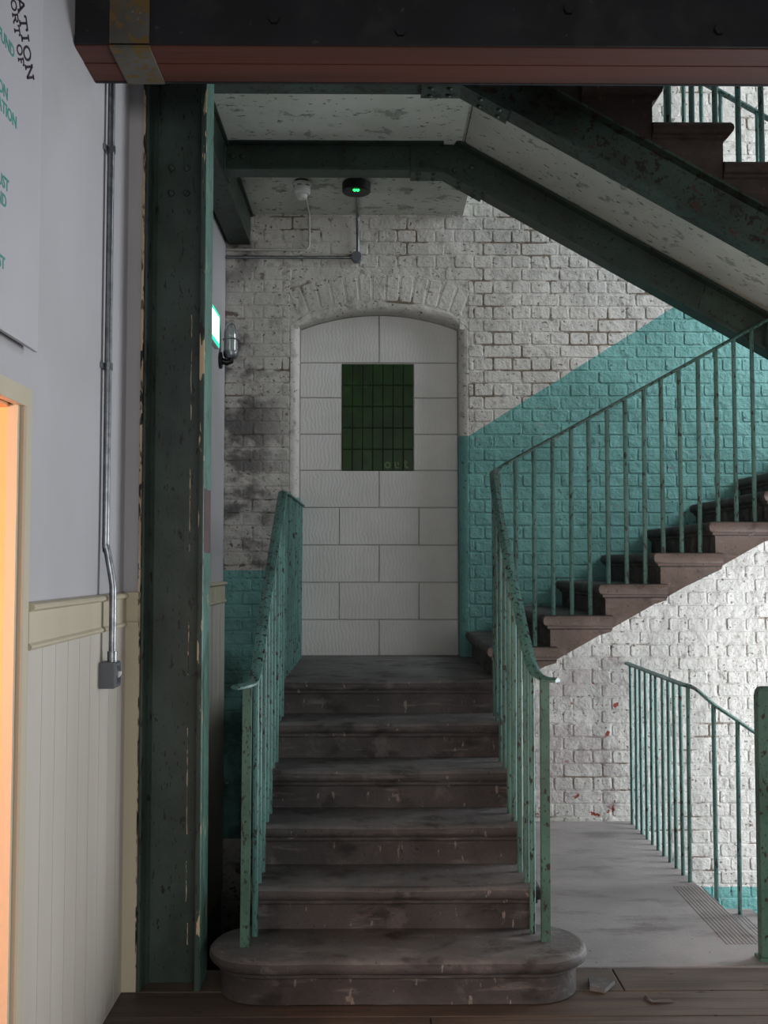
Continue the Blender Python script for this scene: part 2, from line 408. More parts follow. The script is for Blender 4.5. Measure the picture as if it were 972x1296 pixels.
CO = .0812; BL = .240; BH = .120
def brick_mesh(L, Hh, seed):
    rn = random.Random(seed); l = L/2-.0035; h = Hh/2-.0035; d = .0045; k = .008
    mid = [(-l+k, -h), (l-k, -h), (l, -h+k), (l, h-k), (l-k, h), (-l+k, h), (-l, h-k), (-l, -h+k)]
    mid = [(x+rn.uniform(-.0025, .0015), z+rn.uniform(-.002, .002)) for x, z in mid]
    r0 = [(x, .004, z) for x, z in mid]
    r1 = [(x*(1-.0015/l), -d*.6+rn.uniform(-.0008, .0008), z*(1-.0015/h)) for x, z in mid]
    r2 = [(x*(1-.0045/l), -d+rn.uniform(-.0004, .0003), z*(1-.0045/h)) for x, z in mid]
    b = MB(); b.loft([r0, r1, r2], caps=False); k = len(b.v)
    b.v.append((rn.uniform(-.01, .01), -d+rn.uniform(-.0004, .0002), 0)); b.f += [(16+i, 16+(i+1) % 8, k) for i in range(8)]
    me = bpy.data.meshes.new('brick'); me.from_pydata(b.v, [], b.f)
    bm = bmesh.new(); bm.from_mesh(me); bmesh.ops.recalc_face_normals(bm, faces=bm.faces)
    bm.faces.ensure_lookup_table()
    if bm.faces[-1].normal.y > 0: bmesh.ops.reverse_faces(bm, faces=bm.faces)
    bm.to_mesh(me); bm.free()
    me.materials.append(M['brick'])
    return me
VAR = {}
def bmesh_for(L, seed):
    k = (round(L, 3), seed % 5)
    if k not in VAR: VAR[k] = brick_mesh(L, CO, hash(k) & 0xffff)
    return VAR[k]
cand = []
row = 0; z = ZB0
while z < ZB1:
    zc = z+CO/2; head = row % 2 == 0
    L = BH if head else BL
    x = -.93 + (0 if head else -.06)
    while x < 3.6:
        a, b = max(x, -.928), x+L
        spans = [(a, b)]
        top = zc+CO/2
        arch_zone = NX0-.30 < b and a < NX1+.30 and ZS-.30 < top and zc-CO/2 < archz(xc, .245)
        if zc > ZL-.05 and zc-CO/2 < ZK+.24 and b > NX0-.052 and a < NX1+.052:
            spans = []
            if zc-CO/2 < ZS+.01:
                if a < NX0-.055: spans.append((a, NX0-.052))
                if b > NX1+.055: spans.append((NX1+.052, b))
            else:                                # beside and over the arch ring
                lim = [q for q in (a, b) if not (NX0-.052 < q < NX1+.052)]
                zo = max(archz(min(max(q, NX0-.05), NX1+.05), .245) for q in (a, b, (a+b)/2))
                if zc-CO/2 > zo-.02: spans = [(a, b)]
                elif a < NX0-.055: spans.append((a, NX0-.052))
                elif b > NX1+.055: spans.append((NX1+.052, b))
        for p, q in spans:
            if q-p > .014: cand.append((round((p+q)/2, 4), round(zc, 4), round(q-p, 3)))
        x += L
    z += CO; row += 1
def in_view(x, z):
    # parts of the wall that the stairs leave open to view
    if z > ZL-.10 and x < NX0+.03: return z < 3.75
    if z > ZL and NX0 <= x <= .60: return z < 3.75
    cflight = 3.62-.56*(x-.40)
    if .55 < x < 2.30:
        upper_b = 1.16+.56*(x-.574)
        zz = (z-1.5705)*5.38/WY+1.5705; xx = x*5.38/WY
        if upper_b+.05 < z and zz < 3.60-.56*(xx-.36): return True
    if .85 < x < 2.3 and z < .95+.56*(x-.62): return z > (0. if x < 1.78 else -.42)
    if 1.7 < x < 2.35 and 3.8 < z < 4.45: return z > 4.62-.56*(x-1.45)
    return False
vis = [c for c in cand if in_view(c[0], c[1])]
rest = [c for c in cand if not in_view(c[0], c[1])]
arch_n = 13
vis.sort(key=lambda c: -c[2])
keep = vis[:300-arch_n]; rest += vis[300-arch_n:]
for i, (x, z, L) in enumerate(keep):
    o = bpy.data.objects.new('brick', bmesh_for(L, i*7+3)); C.objects.link(o); o.parent = wb
    o.location = (x, WY+.005+rnd(-.002, .0014), z); o.rotation_euler = (rnd(-.012, .012), rnd(-.006, .006), rnd(-.008, .008))
for i in range(arch_n):                      # brick-on-edge ring over the doorway
    an = (i-(arch_n-1)/2)*(.0845/ (AR+.12)) * 1.0
    rr = AR+.148
    o = bpy.data.objects.new('brick', bmesh_for(.178, i)); C.objects.link(o); o.parent = wb
    o.location = (xc+rr*math.sin(an), WY+.0062, AZ+rr*math.cos(an)); o.rotation_euler = (0, PI/2+an, 0)
mb = MB()
for i, (x, z, L) in enumerate(rest):
    me = bmesh_for(L, i*3); dy = rnd(-.002, .0014)
    mb.add([(v.co.x+x, v.co.y+WY+.005+dy, v.co.z+z) for v in me.vertices], [tuple(p.vertices) for p in me.polygons])
rb = mb.build('brick_remainder', M['brick'], wb, False); rb['kind'] = 'stuff'
# rounded brick reveal round the blocked doorway
path = [(NX0, ZL-.02)] + [(NX0, ZL+(ZS-ZL)*i/24) for i in range(1, 25)] + [(x, archz(x)) for x in xs[1:-1]] + [(NX1, ZS-(ZS-ZL)*i/24) for i in range(0, 24)] + [(NX1, ZL-.02)]
rings = []
for i, (px, pz) in enumerate(path):
    if i <= 24: nx, nz = -1, 0
    elif i >= len(path)-25: nx, nz = 1, 0
    else: nx, nz = (px-xc)/AR, (pz-AZ)/AR
    wv = .0025*jit(px*9, pz*7, 1)
    ring = [(px+nx*.052, WY+.006, pz+nz*.052), (px+nx*.049, WY+.0005+wv, pz+nz*.049)]
    for k in range(1, 6):
        t = k/5*PI/2; ro = .047
        ring.append((px+nx*(ro-ro*math.sin(t)-.002+wv), WY+.0005+wv+ro-ro*math.cos(t), pz+nz*(ro-ro*math.sin(t)-.002+wv)))
    ring += [(px-nx*.002, NY+.02, pz-nz*.002), (px+nx*.052, NY+.02, pz+nz*.052)]
    rings.append(ring)
MB().loft(rings).build('rounded_reveal', M['brick'], wb, True)

# ---- other shell parts, mostly out of frame
wr = MB()
openings = [(0.0, 2.2, .65, 2.35), (4.8, 6.3, -.4, 1.9), (4.5, 6.2, 2.9, 5.1)]
def wall_holes(mb, x0, x1, Y0, Y1, Z0, Z1, holes):
    ycs = sorted({Y0, Y1, *[q for h in holes for q in h[:2]]}); zcs = sorted({Z0, Z1, *[q for h in holes for q in h[2:]]})
    for a, b in zip(ycs[:-1], ycs[1:]):
        for c, d_ in zip(zcs[:-1], zcs[1:]):
            if any(h[0] <= a and b <= h[1] and h[2] <= c and d_ <= h[3] for h in holes): continue
            mb.box(x0, x1, a, b, c, d_)
wall_holes(wr, XR, XR+.3, -3.5, WY+.3, -1.6, 5.7, openings)
struct(wr.build('wall_right', M['white']))
for i, (a, b, c, e) in enumerate(openings):
    wn = sroot('window_%d' % (i+1))
    MB().box(XR+.02, XR+.08, a, a+.05, c, e).box(XR+.02, XR+.08, b-.05, b, c, e).box(XR+.02, XR+.08, a, b, c, c+.05).box(XR+.02, XR+.08, a, b, e-.05, e).build('window_frame', M['white'], wn)
    for k in range(1, 4): MB().box(XR+.03, XR+.06, a+(b-a)*k/4-.012, a+(b-a)*k/4+.012, c, e).build('glazing_bar', M['white'], wn)
wf = MB()
for (a, b, c, d_) in [(-1.25, 0, 0, 3.75), (3.2, XR, 0, 3.75), (0, 3.2, 0, .7), (0, 3.2, 2.3, 3.75)]: wf.box(a, b, -3.8, -3.5, c, d_)
struct(wf.build('wall_behind', M['white']))
struct(MB().box(-1.25, XR, -3.5, 3.95, 3.75, 3.95).build('ceiling_room', M['stone_dark']))
struct(MB().box(-1.25, XR+.3, 3.9, WY+.3, 5.7, 5.85).build('ceiling_stairwell', M['ceil']))
struct(MB().box(1.2, XR, 4.1, WY, -1.75, -1.6).build('floor_lower', M['slab']))
struct(MB().box(-1.25, -.43, 4.14, 4.15, -1.6, -.03).box(-.43, -.40, 4.16, WY, -1.6, -.2).box(-1.25, -.40, 4.14, WY, -1.75, -1.6).build('wall_shade_pit', M['stone_dark']))  # added dark pit, so the gap left of the stair stays unlit
struct(MB().box(1.66, XR, 3.95, 4.10, -1.6, 0).build('wall_well', M['white']))
struct(MB().box(-1.4, -1.25, 3.9, WY+.3, 3.77, 5.7).build('wall_upper_left', M['white']))
struct(MB().box(-1.25, XR, 3.78, 3.93, 3.96, 5.7).build('wall_upper_front', M['white']))

# ---- underside of the upper landing
ce = MB()
ce.loft([[(-1.2, 4.10, z), (.47, 4.10, z), (.47, 5.34, z), (.56, 5.44, z), (.565, WY+.0, z), (-1.2, WY, z)] for z in (ZC, 3.955)])
struct(ce.build('ceiling', M['ceil']))

# ================================================================== NEAR FLIGHT
PROF = [(0, .016), (-.003, .028), (-.012, .036), (-.026, .040), (-.042, .036), (-.052, .026), (-.054, .017), (-.066, .015), (-.072, .004), (-.078, 0)]
def step_mesh(x0, x1, y0, y1, zt, zb, seed, ends=(1, 1)):
    """block of stone: rounded nosing and bead on the front (low y) and both ends"""
    rings = []; n = 26
    for zi, (dz, o) in enumerate(PROF + [(zb-zt, 0)]):
        r = [(x0-o*ends[0]*.55, y1, zt+dz)]
        for i in range(n+1):
            t = i/n; x = x0-o*ends[0]*.55 + (x1-x0+o*.55*(ends[0]+ends[1]))*t
            wear = (.010*math.exp(-((t-.5)/.28)**2) if zi < 4 else 0)
            jy = .004*jit(x*7, zt*9, seed)+.0025*jit(x*31, dz*40, seed)
            jz = .0028*jit(x*13, seed, 4) if zi < 7 else 0
            r.append((x, y0-o+jy*(1 if zi < 9 else .4), zt+dz+jz-wear*(.6 if zi < 4 else 0)))
        r.append((x1+o*ends[1]*.55, y1, zt+dz)); rings.append(r)
    return MB().loft(rings[::-1])
stA = thing('stone_staircase', 'short sooty stone flight with rounded bottom step, rising to the blocked doorway', 'staircase')
SX0, SX1 = -.468, .625
D2 = 4.109
def two_tone(mb, name, par, top='stone_tread', side='stone'):
    o = mb.build(name, M[side], par, True); me = o.data; me.materials.append(M[top])
    for p in me.polygons:
        if p.normal.z > .6: p.material_index = 1
    return o
# bottom step with half round ends
def stadium(o, z, seed=0):
    xa, xb, ya, yb = -.568-o, .756+o, 3.812-o, 4.150+o*.5
    r = (yb-ya)/2; cy = (ya+yb)/2; pts = []
    for i in range(13): t = PI/2+PI*i/12; pts.append((xa+r+r*math.cos(t), cy+r*math.sin(t)))
    for i in range(1, 16): pts.append((xa+r+(xb-xa-2*r)*i/16, ya+.004*jit(i*.9, z*20, 2)))
    for i in range(13): t = -PI/2+PI*i/12; pts.append((xb-r+r*math.cos(t), cy+r*math.sin(t)))
    return [(x, y, z+.002*jit(x*8, y*8, 3)) for x, y in pts]
two_tone(MB().loft([stadium(o, R+dz) for dz, o in PROF][::-1][0:0] + [stadium(0, .002)] + [stadium(o, R+dz) for dz, o in PROF[::-1]]), 'step', stA)
for k in range(2, 6):
    y0 = D2+(k-2)*.28
    two_tone(step_mesh(SX0, SX1, y0, y0+.33, k*R, k*R-.215, k), 'step', stA)
two_tone(step_mesh(SX0, SX1+.03, D2+4*.28, NY+.02, ZL, ZL-.2, 9, (1, 0)), 'landing', stA)
MB().loft([[(xx, 4.20, .0), (xx, WY-.01, .0), (xx, WY-.01, ZL-.19), (xx, 5.30, ZL-.19), (xx, 4.20, R*2-.19)] for xx in (SX0+.02, SX1-.02)]).build('stair_core', M['stone_dark'], stA)  # carried back to the wall to keep light from coming in underneath

# ---- flight rising to the right along the back wall
stB = thing('stone_staircase', 'stone flight with buff moulded step ends climbing right along the teal wall', 'staircase')
RB = .157; XB = .574; YB = 5.235
def soffB(x): return 1.16-.26+.56*(x-.574)
def side_step(x0, run, ya, yb, zt, soff, sign, seed, lap=.03):
    """block step facing along x: nosing towards -sign*x... moulding returns round the end at ya; bottom cut along the soffit line"""
    def X(u): return x0+sign*u
    L = run+lap; rings = []
    for dz, o in PROF:
        r = [(X(L), ya-o*.8, zt+dz)]
        for i in range(5): r.append((X(L+(-o-L)*(i+1)/5 if i < 4 else -o), ya-o*.8+.001*jit(i, seed, dz*9), zt+dz+.002*jit(i, seed, 1)*(dz > -.05)))
        for i in range(7): r.append((X(-o)+.002*jit(i, seed, 5), ya-o*.8+(yb-ya+o*.8)*(i+1)/7, zt+dz+.002*jit(i, seed, 2)*(dz > -.05)))
        r.append((X(L), yb, zt+dz)); rings.append(r)
    last = rings[-1]
    rings.append([(p[0], p[1], min(soff(p[0]), zt-.082)) for p in last])
    return MB().loft(rings[::-1])
for k in range(1, 9):
    o = two_tone(side_step(XB+.036+.28*(k-1), .28, YB+.03, WY-.002, ZL+RB*k, soffB, 1, k), 'step', stB, 'stone', 'stone')
    me = o.data; me.materials.append(M['stone_light'])
    for p in me.polygons:
        c = p.center
        if p.normal.y < -.6: p.material_index = 2
XM = XB+.28*8
MB().box(XM+.02, XR-.01, 4.12, WY-.002, ZL+RB*9-.2, ZL+RB*9).build('half_landing', M['stone_light'], stB)
MB().loft([[(x, YB+.10, soffB(x)+.002), (x, WY-.004, soffB(x)+.002), (x, WY-.004, soffB(x)-.010), (x, YB+.10, soffB(x)-.010)] for x in (.66, XM)]).build('soffit', M['white'], stB)

# ---- upper flight crossing overhead, on two cranked steel girders
stC = thing('stone_staircase', 'dark stone flight crossing overhead on two cranked green steel girders', 'staircase')
SL = .565
noseC = [(1.226+.3007*k, 3.620-.170*k) for k in range(-1, 6)]
def soffC(x): return zs(x)+.004
def zs(x): return ZC-.004 - max(0, SL*(x-.47))
for k, (nx, nz) in enumerate(noseC):
    two_tone(side_step(nx-.036, .30, 4.355, 5.62, nz, soffC, -1, k+20, .004), 'step', stC, 'stone_dark', 'stone_dark')
def girder(yc, name, zb0, kx, par, mats, x_end=2.85, x0=-.775, H=.205, wdt=.115):
    def zb(x): return zb0 if x <= kx else zb0-SL*(x-kx)
    h = wdt/2; t = .012; wv = .007
    sec = [(-h, 0), (h, 0), (h, t), (wv, t+.006), (wv, H-t-.006), (h, H-t), (h, H), (-h, H), (-h, H-t), (-wv, H-t-.006), (-wv, t+.006), (-h, t)]
    def top(x): return -.042 if x < kx else 0
    rings = [[(x, yc+a, zb(x)+(b if b < H*.5 else b+(-.04 if x <= kx else 0))) for a, b in sec] for x in (x0, kx, kx+.02, x_end)]
    g = MB().loft(rings).build(name, mats, par)
    # splice plate under the bend with bolt heads, and a web plate
    xs_ = [kx-.17, kx, kx+.20]
    sp = MB().loft([[(x, yc-h-.006, zb(x)-.014), (x, yc+h+.006, zb(x)-.014), (x, yc+h+.006, zb(x)-.0005), (x, yc-h-.006, zb(x)-.0005)] for x in xs_]).build('splice_plate', mats, par)
    for x in (kx-.13, kx-.05, kx+.08, kx+.16):
        for sgn in (-1, 1):
            MB().tube([(x, yc+sgn*h*.6, zb(x)-.013), (x, yc+sgn*h*.6, zb(x)-.020), (x, yc+sgn*h*.6, zb(x)-.025)], [.013, .012, .006], 8).build('rivet', mats, par, True)
    MB().loft([[(x, yc-wv-.009, zb(x)+.022), (x, yc-wv, zb(x)+.022), (x, yc-wv, zb(x)+.150), (x, yc-wv-.009, zb(x)+.150)] for x in xs_]).build('web_plate', mats, par)
    for x, f in ((kx-.11, .05), (kx-.03, .115), (kx+.06, .05), (kx+.15, .115)):
        MB().tube([(x, yc-wv-.008, zb(x)+f), (x, yc-wv-.016, zb(x)+f), (x, yc-wv-.021, zb(x)+f)], [.014, .013, .006], 8).build('rivet', mats, par, True)
    return g
girder(5.38, 'girder', 3.617, .365, stC, M['girder'])
girder(4.385, 'girder', 3.612, .375, stC, M['girder_dark'])
MB().loft([[(x, 4.392, zs(x)), (x, 5.374, zs(x)), (x, 5.374, zs(x)+.03), (x, 4.392, zs(x)+.03)] for x in (.466, .47, 2.85)]).build('soffit', M['ceil'], stC)
MB().tube([(.475+.012*jit(i, 3, 0), 4.45+i*.11, zs(.475)-.0005) for i in range(9)], .0022, 5).build('soffit_crack', M['ink'], stC)

# girder along the left wall
lg = thing('steel_girder', 'sooty green steel girder running under the ceiling along the white side wall', 'girder')
MB().box(-.785, -.772, 4.14, WY-.004, 3.590, ZC-.001).box(-.905, -.772, 4.14, WY-.004, 3.578, 3.590).box(-.80, -.755, 4.14, WY-.004, ZC-.014, ZC-.001).build('channel', M['girder_dark'], lg)
MB().box(-.772, -.764, 5.28, 5.48, 3.60, 3.74).build('cleat', M['girder'], lg)
MB().box(-.7745, -.64, 5.362, 5.371, 3.64, 3.745).build('cleat', M['girder'], lg)
for x in (-.735, -.685):
    MB().tube([(x, 5.363, 3.70), (x, 5.354, 3.70), (x, 5.348, 3.70)], [.015, .014, .007], 8).build('rivet', M['girder'], lg, True)

# ---- flight going down on the right
stD = thing('stone_staircase', 'grey stone steps going down beside the stone floor slab', 'staircase')
for k in range(1, 8):
    x0 = 1.60+.28*(k-1)
    two_tone(MB().box(x0-.02, x0+.30, 4.16, 5.32, -.155*k-.2, -.155*k), 'step', stD, 'slab', 'stone_light')
    if k == 1:
        q = MB()
        for i in range(8): q.box(x0+.10+i*.018, x0+.108+i*.018, 4.3, 5.2, -.155, -.153)
        go = q.build('tread_grooves', M['slab'], stD); go['kind'] = 'stuff'

# ================================================================== RAILINGS
BAL = {}
def baluster(par, x, y, z0, z1, r=.0115, n=8, name='baluster', sq=False, mt='rail', lean=0.):
    h = round(z1-z0, 3); k = (h, r, n, sq, mt)
    if k not in BAL:
        b = MB()
        if sq: b.loft([[(-r, -r*.8, z), (r, -r*.8, z), (r, r*.8, z), (-r, r*.8, z)] for z in (0, h)])
        else: b.tube([(0, 0, 0), (0, 0, h*.5), (0, 0, h)], r, n)
        o = b.build(name, M[mt], None, not sq); BAL[k] = o.data; o.location = (x, y, z0); o.parent = par
    else: o = link(name, BAL[k], None, par, False, (x, y, z0))
    o.rotation_euler = (rnd(-.004, .004), rnd(-.004, .004), 0)
    return o
def interp(path, key, v):
    for a, b in zip(path[:-1], path[1:]):
        if a[key] <= v <= b[key]: t = (v-a[key])/(b[key]-a[key]+1e-9); return a[2]+(b[2]-a[2])*t, a[1-key]+(b[1-key]-a[1-key])*t
    return path[-1][2], path[-1][1-key]
def smooth_path(p, n=3):
    p = [Vector(q) for q in p]; out = []
    for i in range(len(p)-1):
        p0 = p[max(i-1, 0)]; p1 = p[i]; p2 = p[i+1]; p3 = p[min(i+2, len(p)-1)]
        for k in range(n):
            t = k/n
            out.append(.5*((2*p1)+(p2-p0)*t+(2*p0-5*p1+4*p2-p3)*t*t+(3*p1-p0-3*p2+p3)*t**3))
    return [tuple(q) for q in out]+[tuple(p[-1])]
def treadA(y):
    k = 1
    for q in range(2, 7):
        if y >= D2+(q-2)*.28-.03: k = q
    return k*R
# left
rl = thing('stair_railing', 'worn teal iron railing between the near flight and the side wall', 'railing')
pL = smooth_path([(-.512, 3.880, 1.118), (-.478, 3.915, 1.122), (-.452, 3.985, 1.135), (-.446, 4.09, 1.215), (-.445, 4.25, 1.345), (-.445, 4.46, 1.50), (-.445, 4.80, 1.715), (-.445, 5.10, 1.905), (-.446, 5.20, 1.928), (-.446, 5.6, 1.934), (-.446, 6.47, 1.936)])
MB().strap(pL, .044, .013).build('handrail', M['railtop'], rl, True)
baluster(rl, -.472, 3.926, R-.002, 1.116, .0165, 4, 'newel', True, 'newel')
y = 4.035
while y < 6.42:
    zr, xx = interp(pL, 1, y)
    baluster(rl, xx, y, treadA(y)-.004, zr-.004); y += .14 if y > 4.1 else .105
# right, carrying on up the back flight
rr_ = thing('stair_railing', 'worn teal iron railing turning from the near flight up the back flight', 'railing')
pA = [(.690, 3.925, 1.138), (.652, 3.955, 1.140), (.618, 4.02, 1.165), (.602, 4.10, 1.245), (.594, 4.25, 1.375), (.590, 4.395, 1.487), (.588, 4.649, 1.657), (.588, 4.876, 1.809), (.590, 5.03, 1.935), (.598, 5.16, 2.015), (.622, 5.25, 2.045), (.665, 5.285, 2.075), (.80, 5.288, 2.150)]
pR = smooth_path(pA) + [(1.851, 5.288, 2.729), (2.8, 5.288, 3.252)]
MB().strap(pR, .044, .013).build('handrail', M['railtop'], rr_, True)
baluster(rr_, .645, 3.972, R-.002, 1.134, .0165, 4, 'newel', True, 'newel')
pAi = [p for p in pR if p[1] < 5.2]
y = 4.053
while y < 5.18:
    zr, xx = interp(pAi, 1, y)
    baluster(rr_, xx, y, treadA(y)-.004, zr-.004); y += .14 if y > 4.1 else .085
baluster(rr_, .640, 5.262, ZL-.004, 2.05)
for k in range(22):
    x = .723+.0937*k
    kk = max(1, int((x-XB)/.28)+1)
    zr = 2.150+(x-.80)*.5515 if x > .80 else 2.105
    baluster(rr_, x, 5.288, ZL+RB*min(kk, 8)-.004, zr-.003)
# upper flight, near and far sides
def railC(y, label, xa, xb, r):
    t = thing('stair_railing', label, 'railing')
    def zn(x): return 3.620-SL*(x-1.226)
    MB().strap([(x, y, zn(x)+.90) for x in (xa-.1, xb+.05)], .044, .013).build('handrail', M['railtop'], t, True)
    x = xa
    while x < xb:
        k = math.ceil((x-1.226)/.3007); zt = 3.620-.170*max(k, -1)
        baluster(t, x, y, zt-.004, zn(x)+.897, r); x += .1002
    return t
railC(4.385, 'dark iron railing on the front edge of the flight overhead', .967, 2.7, .013)
railC(5.55, 'teal iron railing on the wall side edge of the flight overhead', .985, 2.7, .0115)
# rail beside the stone floor, turning down the lower flight
rd = thing('stair_railing', 'slender teal iron railing at the edge of the grey stone floor, bending down', 'railing')
pD = smooth_path([(1.572, 6.475, .962), (1.572, 6.0, .962), (1.572, 5.5, .963), (1.572, 5.30, .964), (1.585, 5.245, .962), (1.629, 5.24, .935), (1.70, 5.24, .872), (1.82, 5.24, .790), (1.942, 5.24, .705)]) + [(2.4, 5.24, .43), (3.2, 5.24, -.05)]
MB().strap(pD, .038, .013).build('handrail', M['railtop'], rd, True)
for k in range(11): baluster(rd, 1.572, 6.405-k*.1155, -.004, .962, .0105)
for k in range(9):
    x = 1.70+k*.115; zr, _ = interp([p for p in pD if p[0] > 1.6], 0, x)
    kk = int((x-1.60)/.28)+1
    baluster(rd, x, 5.24, -.155*kk-.002, zr-.003, .0115)
# newel at the near side of the lower flight
nw = thing('newel_post', 'broad green iron newel post standing where timber floor meets stone floor', 'post')
b = MB(); sec = []
for z, o in ((-.004, 0), (1.04, 0), (1.062, .004), (1.074, .012), (1.079, .024)): sec.append([(1.546+o, 4.215+o*.3, z), (1.66-o, 4.215+o*.3, z), (1.66-o, 4.262-o*.3, z), (1.546+o, 4.262-o*.3, z)])
b.loft(sec).build('post', M['newel'], nw)
MB().box(1.535, 1.672, 4.205, 4.272, -.003, .012).build('foot_plate', M['newel'], nw)

# ================================================================== COLUMN, FRONT BEAM
co = thing('steel_column', 'tall dark green riveted steel column with chipped edges beside the stairs', 'column')
def sect(pts, z0, z1, name, mt): return MB().loft([[(x, y, z) for x, y in pts] for z in (z0, z1)]).build(name, M[mt], co)
sect([(-.858, 4.022), (-.845, 4.0225), (-.671, 4.0225), (-.658, 4.022), (-.658, 4.040), (-.858, 4.040)], 0, 3.749, 'web', 'column')
def flange(xa, xb, s_, name, mt):
    # s_ = +1: the root fillet is on the right hand side
    xi = xb if s_ > 0 else xa; xo = xa if s_ > 0 else xb
    pts = [(xo, 3.946), (xo+.003*s_, 3.942), (xi-.004*s_, 3.942), (xi, 3.950), (xi+.004*s_, 4.000), (xi+.016*s_, 4.0215), (xi+.016*s_, 4.04), (xi+.004*s_, 4.062), (xi, 4.115), (xo, 4.118)]
    return sect(pts, 0, 3.749, name, mt)
flange(-.8735, -.858, 1, 'flange', 'column'); flange(-.658, -.6425, -1, 'flange', 'column')
sect([(-.6428, 3.944), (-.6405, 3.948), (-.6405, 4.116), (-.6428, 4.117)], 0, 3.74, 'flange_face', 'column_edge')
sect([(-.8830, 3.936), (-.8735, 3.934), (-.8735, 3.948), (-.8830, 3.948)], 0, 3.74, 'paint_edge', 'palechip')
sect([(-.6412, 3.950), (-.6398, 3.950), (-.6398, 4.112), (-.6412, 4.112)], 1.615, 1.86, 'bare_patch', 'barepatch')
sect([(-.6600, 3.9415), (-.6540, 3.9405), (-.6445, 3.9405), (-.6415, 3.9430), (-.6445, 3.9445), (-.6595, 3.9445)], 0, 3.74, 'paint_edge', 'edgechips')
for x, z in ((-.73, 3.02), (-.79, 3.02), (-.73, 3.12), (-.79, 3.12)):
    MB().tube([(x, 4.024, z), (x, 4.014, z), (x, 4.008, z)], [.014, .013, .006], 8).build('rivet', M['column'], co, True)
for z0, z1, x in ((2.13, 2.40, -.705), (1.62, 1.95, -.706), (2.45, 2.54, -.705), (1.15, 1.35, -.706), (.30, .45, -.707), (.14, .22, -.700), (.55, .95, -.706)):
    b = MB(); n = 7
    pts = [(x+.003*jit(i, z0*5, 1), z0+(z1-z0)*i/n, .0028*abs(jit(i*1.7, z0*3, 2))+.0006) for i in range(n+1)]
    b.add([(p-wd, 4.0218, z) for p, z, wd in pts]+[(p+wd, 4.0218, z) for p, z, wd in pts], [(i, i+1, n+2+i, n+1+i) for i in range(n)])
    b.build('paint_scratch', M['palechip'], co)
def font_text(s, size, name, m, par, mtx, align='LEFT', depth=.001, bold=0.):
    cu = bpy.data.curves.new(name, 'FONT'); cu.body = s; cu.size = size; cu.extrude = depth; cu.align_x = align; cu.resolution_u = 3; cu.offset = bold
    t = bpy.data.objects.new(name, cu); C.objects.link(t)
    dg = bpy.context.evaluated_depsgraph_get(); dg.update()
    me = bpy.data.meshes.new_from_object(t.evaluated_get(dg)); me.name = name
    bpy.data.objects.remove(t); bpy.data.curves.remove(cu)
    me.transform(mtx); me.materials.clear()
    return link(name, me, m, par)
from mathutils import Matrix
def basis(o, ex, ey, ez): return Matrix(((ex[0], ey[0], ez[0], o[0]), (ex[1], ey[1], ez[1], o[1]), (ex[2], ey[2], ez[2], o[2]), (0, 0, 0, 1)))
# faint rolled-in maker's mark running up the web
font_text('DORMAN LONG & Co', .040, 'rolling_mark', M['column'], co, basis((-.764, 4.0222, 1.47), (0,0,1), (-1,0,0), (0,-1,0)), 'LEFT', .0025)
font_text('MIDDLESBROUGH', .036, 'rolling_mark', M['column'], co, basis((-.728, 4.0222, 1.50), (0,0,1), (-1,0,0), (0,-1,0)), 'LEFT', .0025)

bm_ = thing('ceiling_beam', 'black painted overhead beam with red-brown timber underside spanning the room', 'beam')
MB().box(XL+.003, XR-.002, 3.205, 3.440, 3.212, 3.748).build('beam_body', M['black_beam'], bm_)
MB().box(XL+.003, XR-.002, 3.207, 3.315, 3.194, 3.2125).build('soffit_board', M['redbrown'], bm_)
MB().box(XL+.003, XR-.002, 3.319, 3.446, 3.192, 3.2125).build('soffit_board', M['redbrown'], bm_)
MB().box(XL+.003, XR-.002, 3.440, 3.452, 3.190, 3.30).build('back_angle', M['black_beam'], bm_)
MB().box(-.826, -.702, 3.196, 3.206, 3.199, 3.748).box(-.826, -.702, 3.199, 3.448, 3.186, 3.195).build('strap_plate', M['rustplate'], bm_)
MB().box(XL+.003, XR-.002, 3.197, 3.206, 3.198, 3.225).build('lower_edge', M['black_beam'], bm_)
for x, z in ((-.312, 3.281), (.085, 3.243), (.615, 3.317), (1.089, 3.253)):
    MB().tube([(x, 3.206, z), (x, 3.190, z)], .017, 6).build('bolt', M['black_beam'], bm_)

# ================================================================== BLOCKED DOORWAY AND TILE PANEL
bd = thing('blocked_doorway', 'arched doorway walled up with large white painted blocks above the landing', 'blocked doorway')
hz = [ZL-.012, 1.225, 1.459, 1.694, 1.931, 2.167, 2.397, 2.630, 2.854, 3.18]
px0, px1 = NX0+.002, NX1-.002
TX0, TX1, TZ0, TZ1 = -.199, .254, 2.165, 2.847
MB().box(px0, px1, NY+.012, NY+.10, ZL-.012, ZS+.01).build('joint_bed', M['blockjoint'], bd)
def block(xa, xb, za, zb_, arch=False):
    g = .0016; c = .0035
    n = 8 if arch else 1
    def ring(i, y):
        b = [(xa+g+i, y, za+g+i), (xb-g-i, y, za+g+i)]
        for k in range(n+1):
            x = xb-g-i-(xb-xa-2*g-2*i)*k/n
            b.append((x, y, (archz(x)-.004-i) if arch else zb_-g-i))
        return b
    MB().loft([ring(0, NY+.06), ring(0, NY+.006), ring(c, NY)]).build('block', M['block'], bd)
mid = (NX0+NX1)/2; q = (px1-px0)/4
for r_ in range(9):
    za, zb_ = hz[r_], hz[r_+1]
    if r_ == 8: cuts = [px0, mid, px1]
    elif r_ in (5, 6, 7): cuts = None
    elif r_ % 2 == 0: cuts = [px0, mid, px1]
    else: cuts = [px0, px0+q, px1-q, px1]
    if cuts is None:
        block(px0, TX0-.002, za, zb_); block(TX1+.002, px1, za, zb_)
    else:
        for a, b in zip(cuts[:-1], cuts[1:]): block(a, b, za, zb_, r_ == 8)
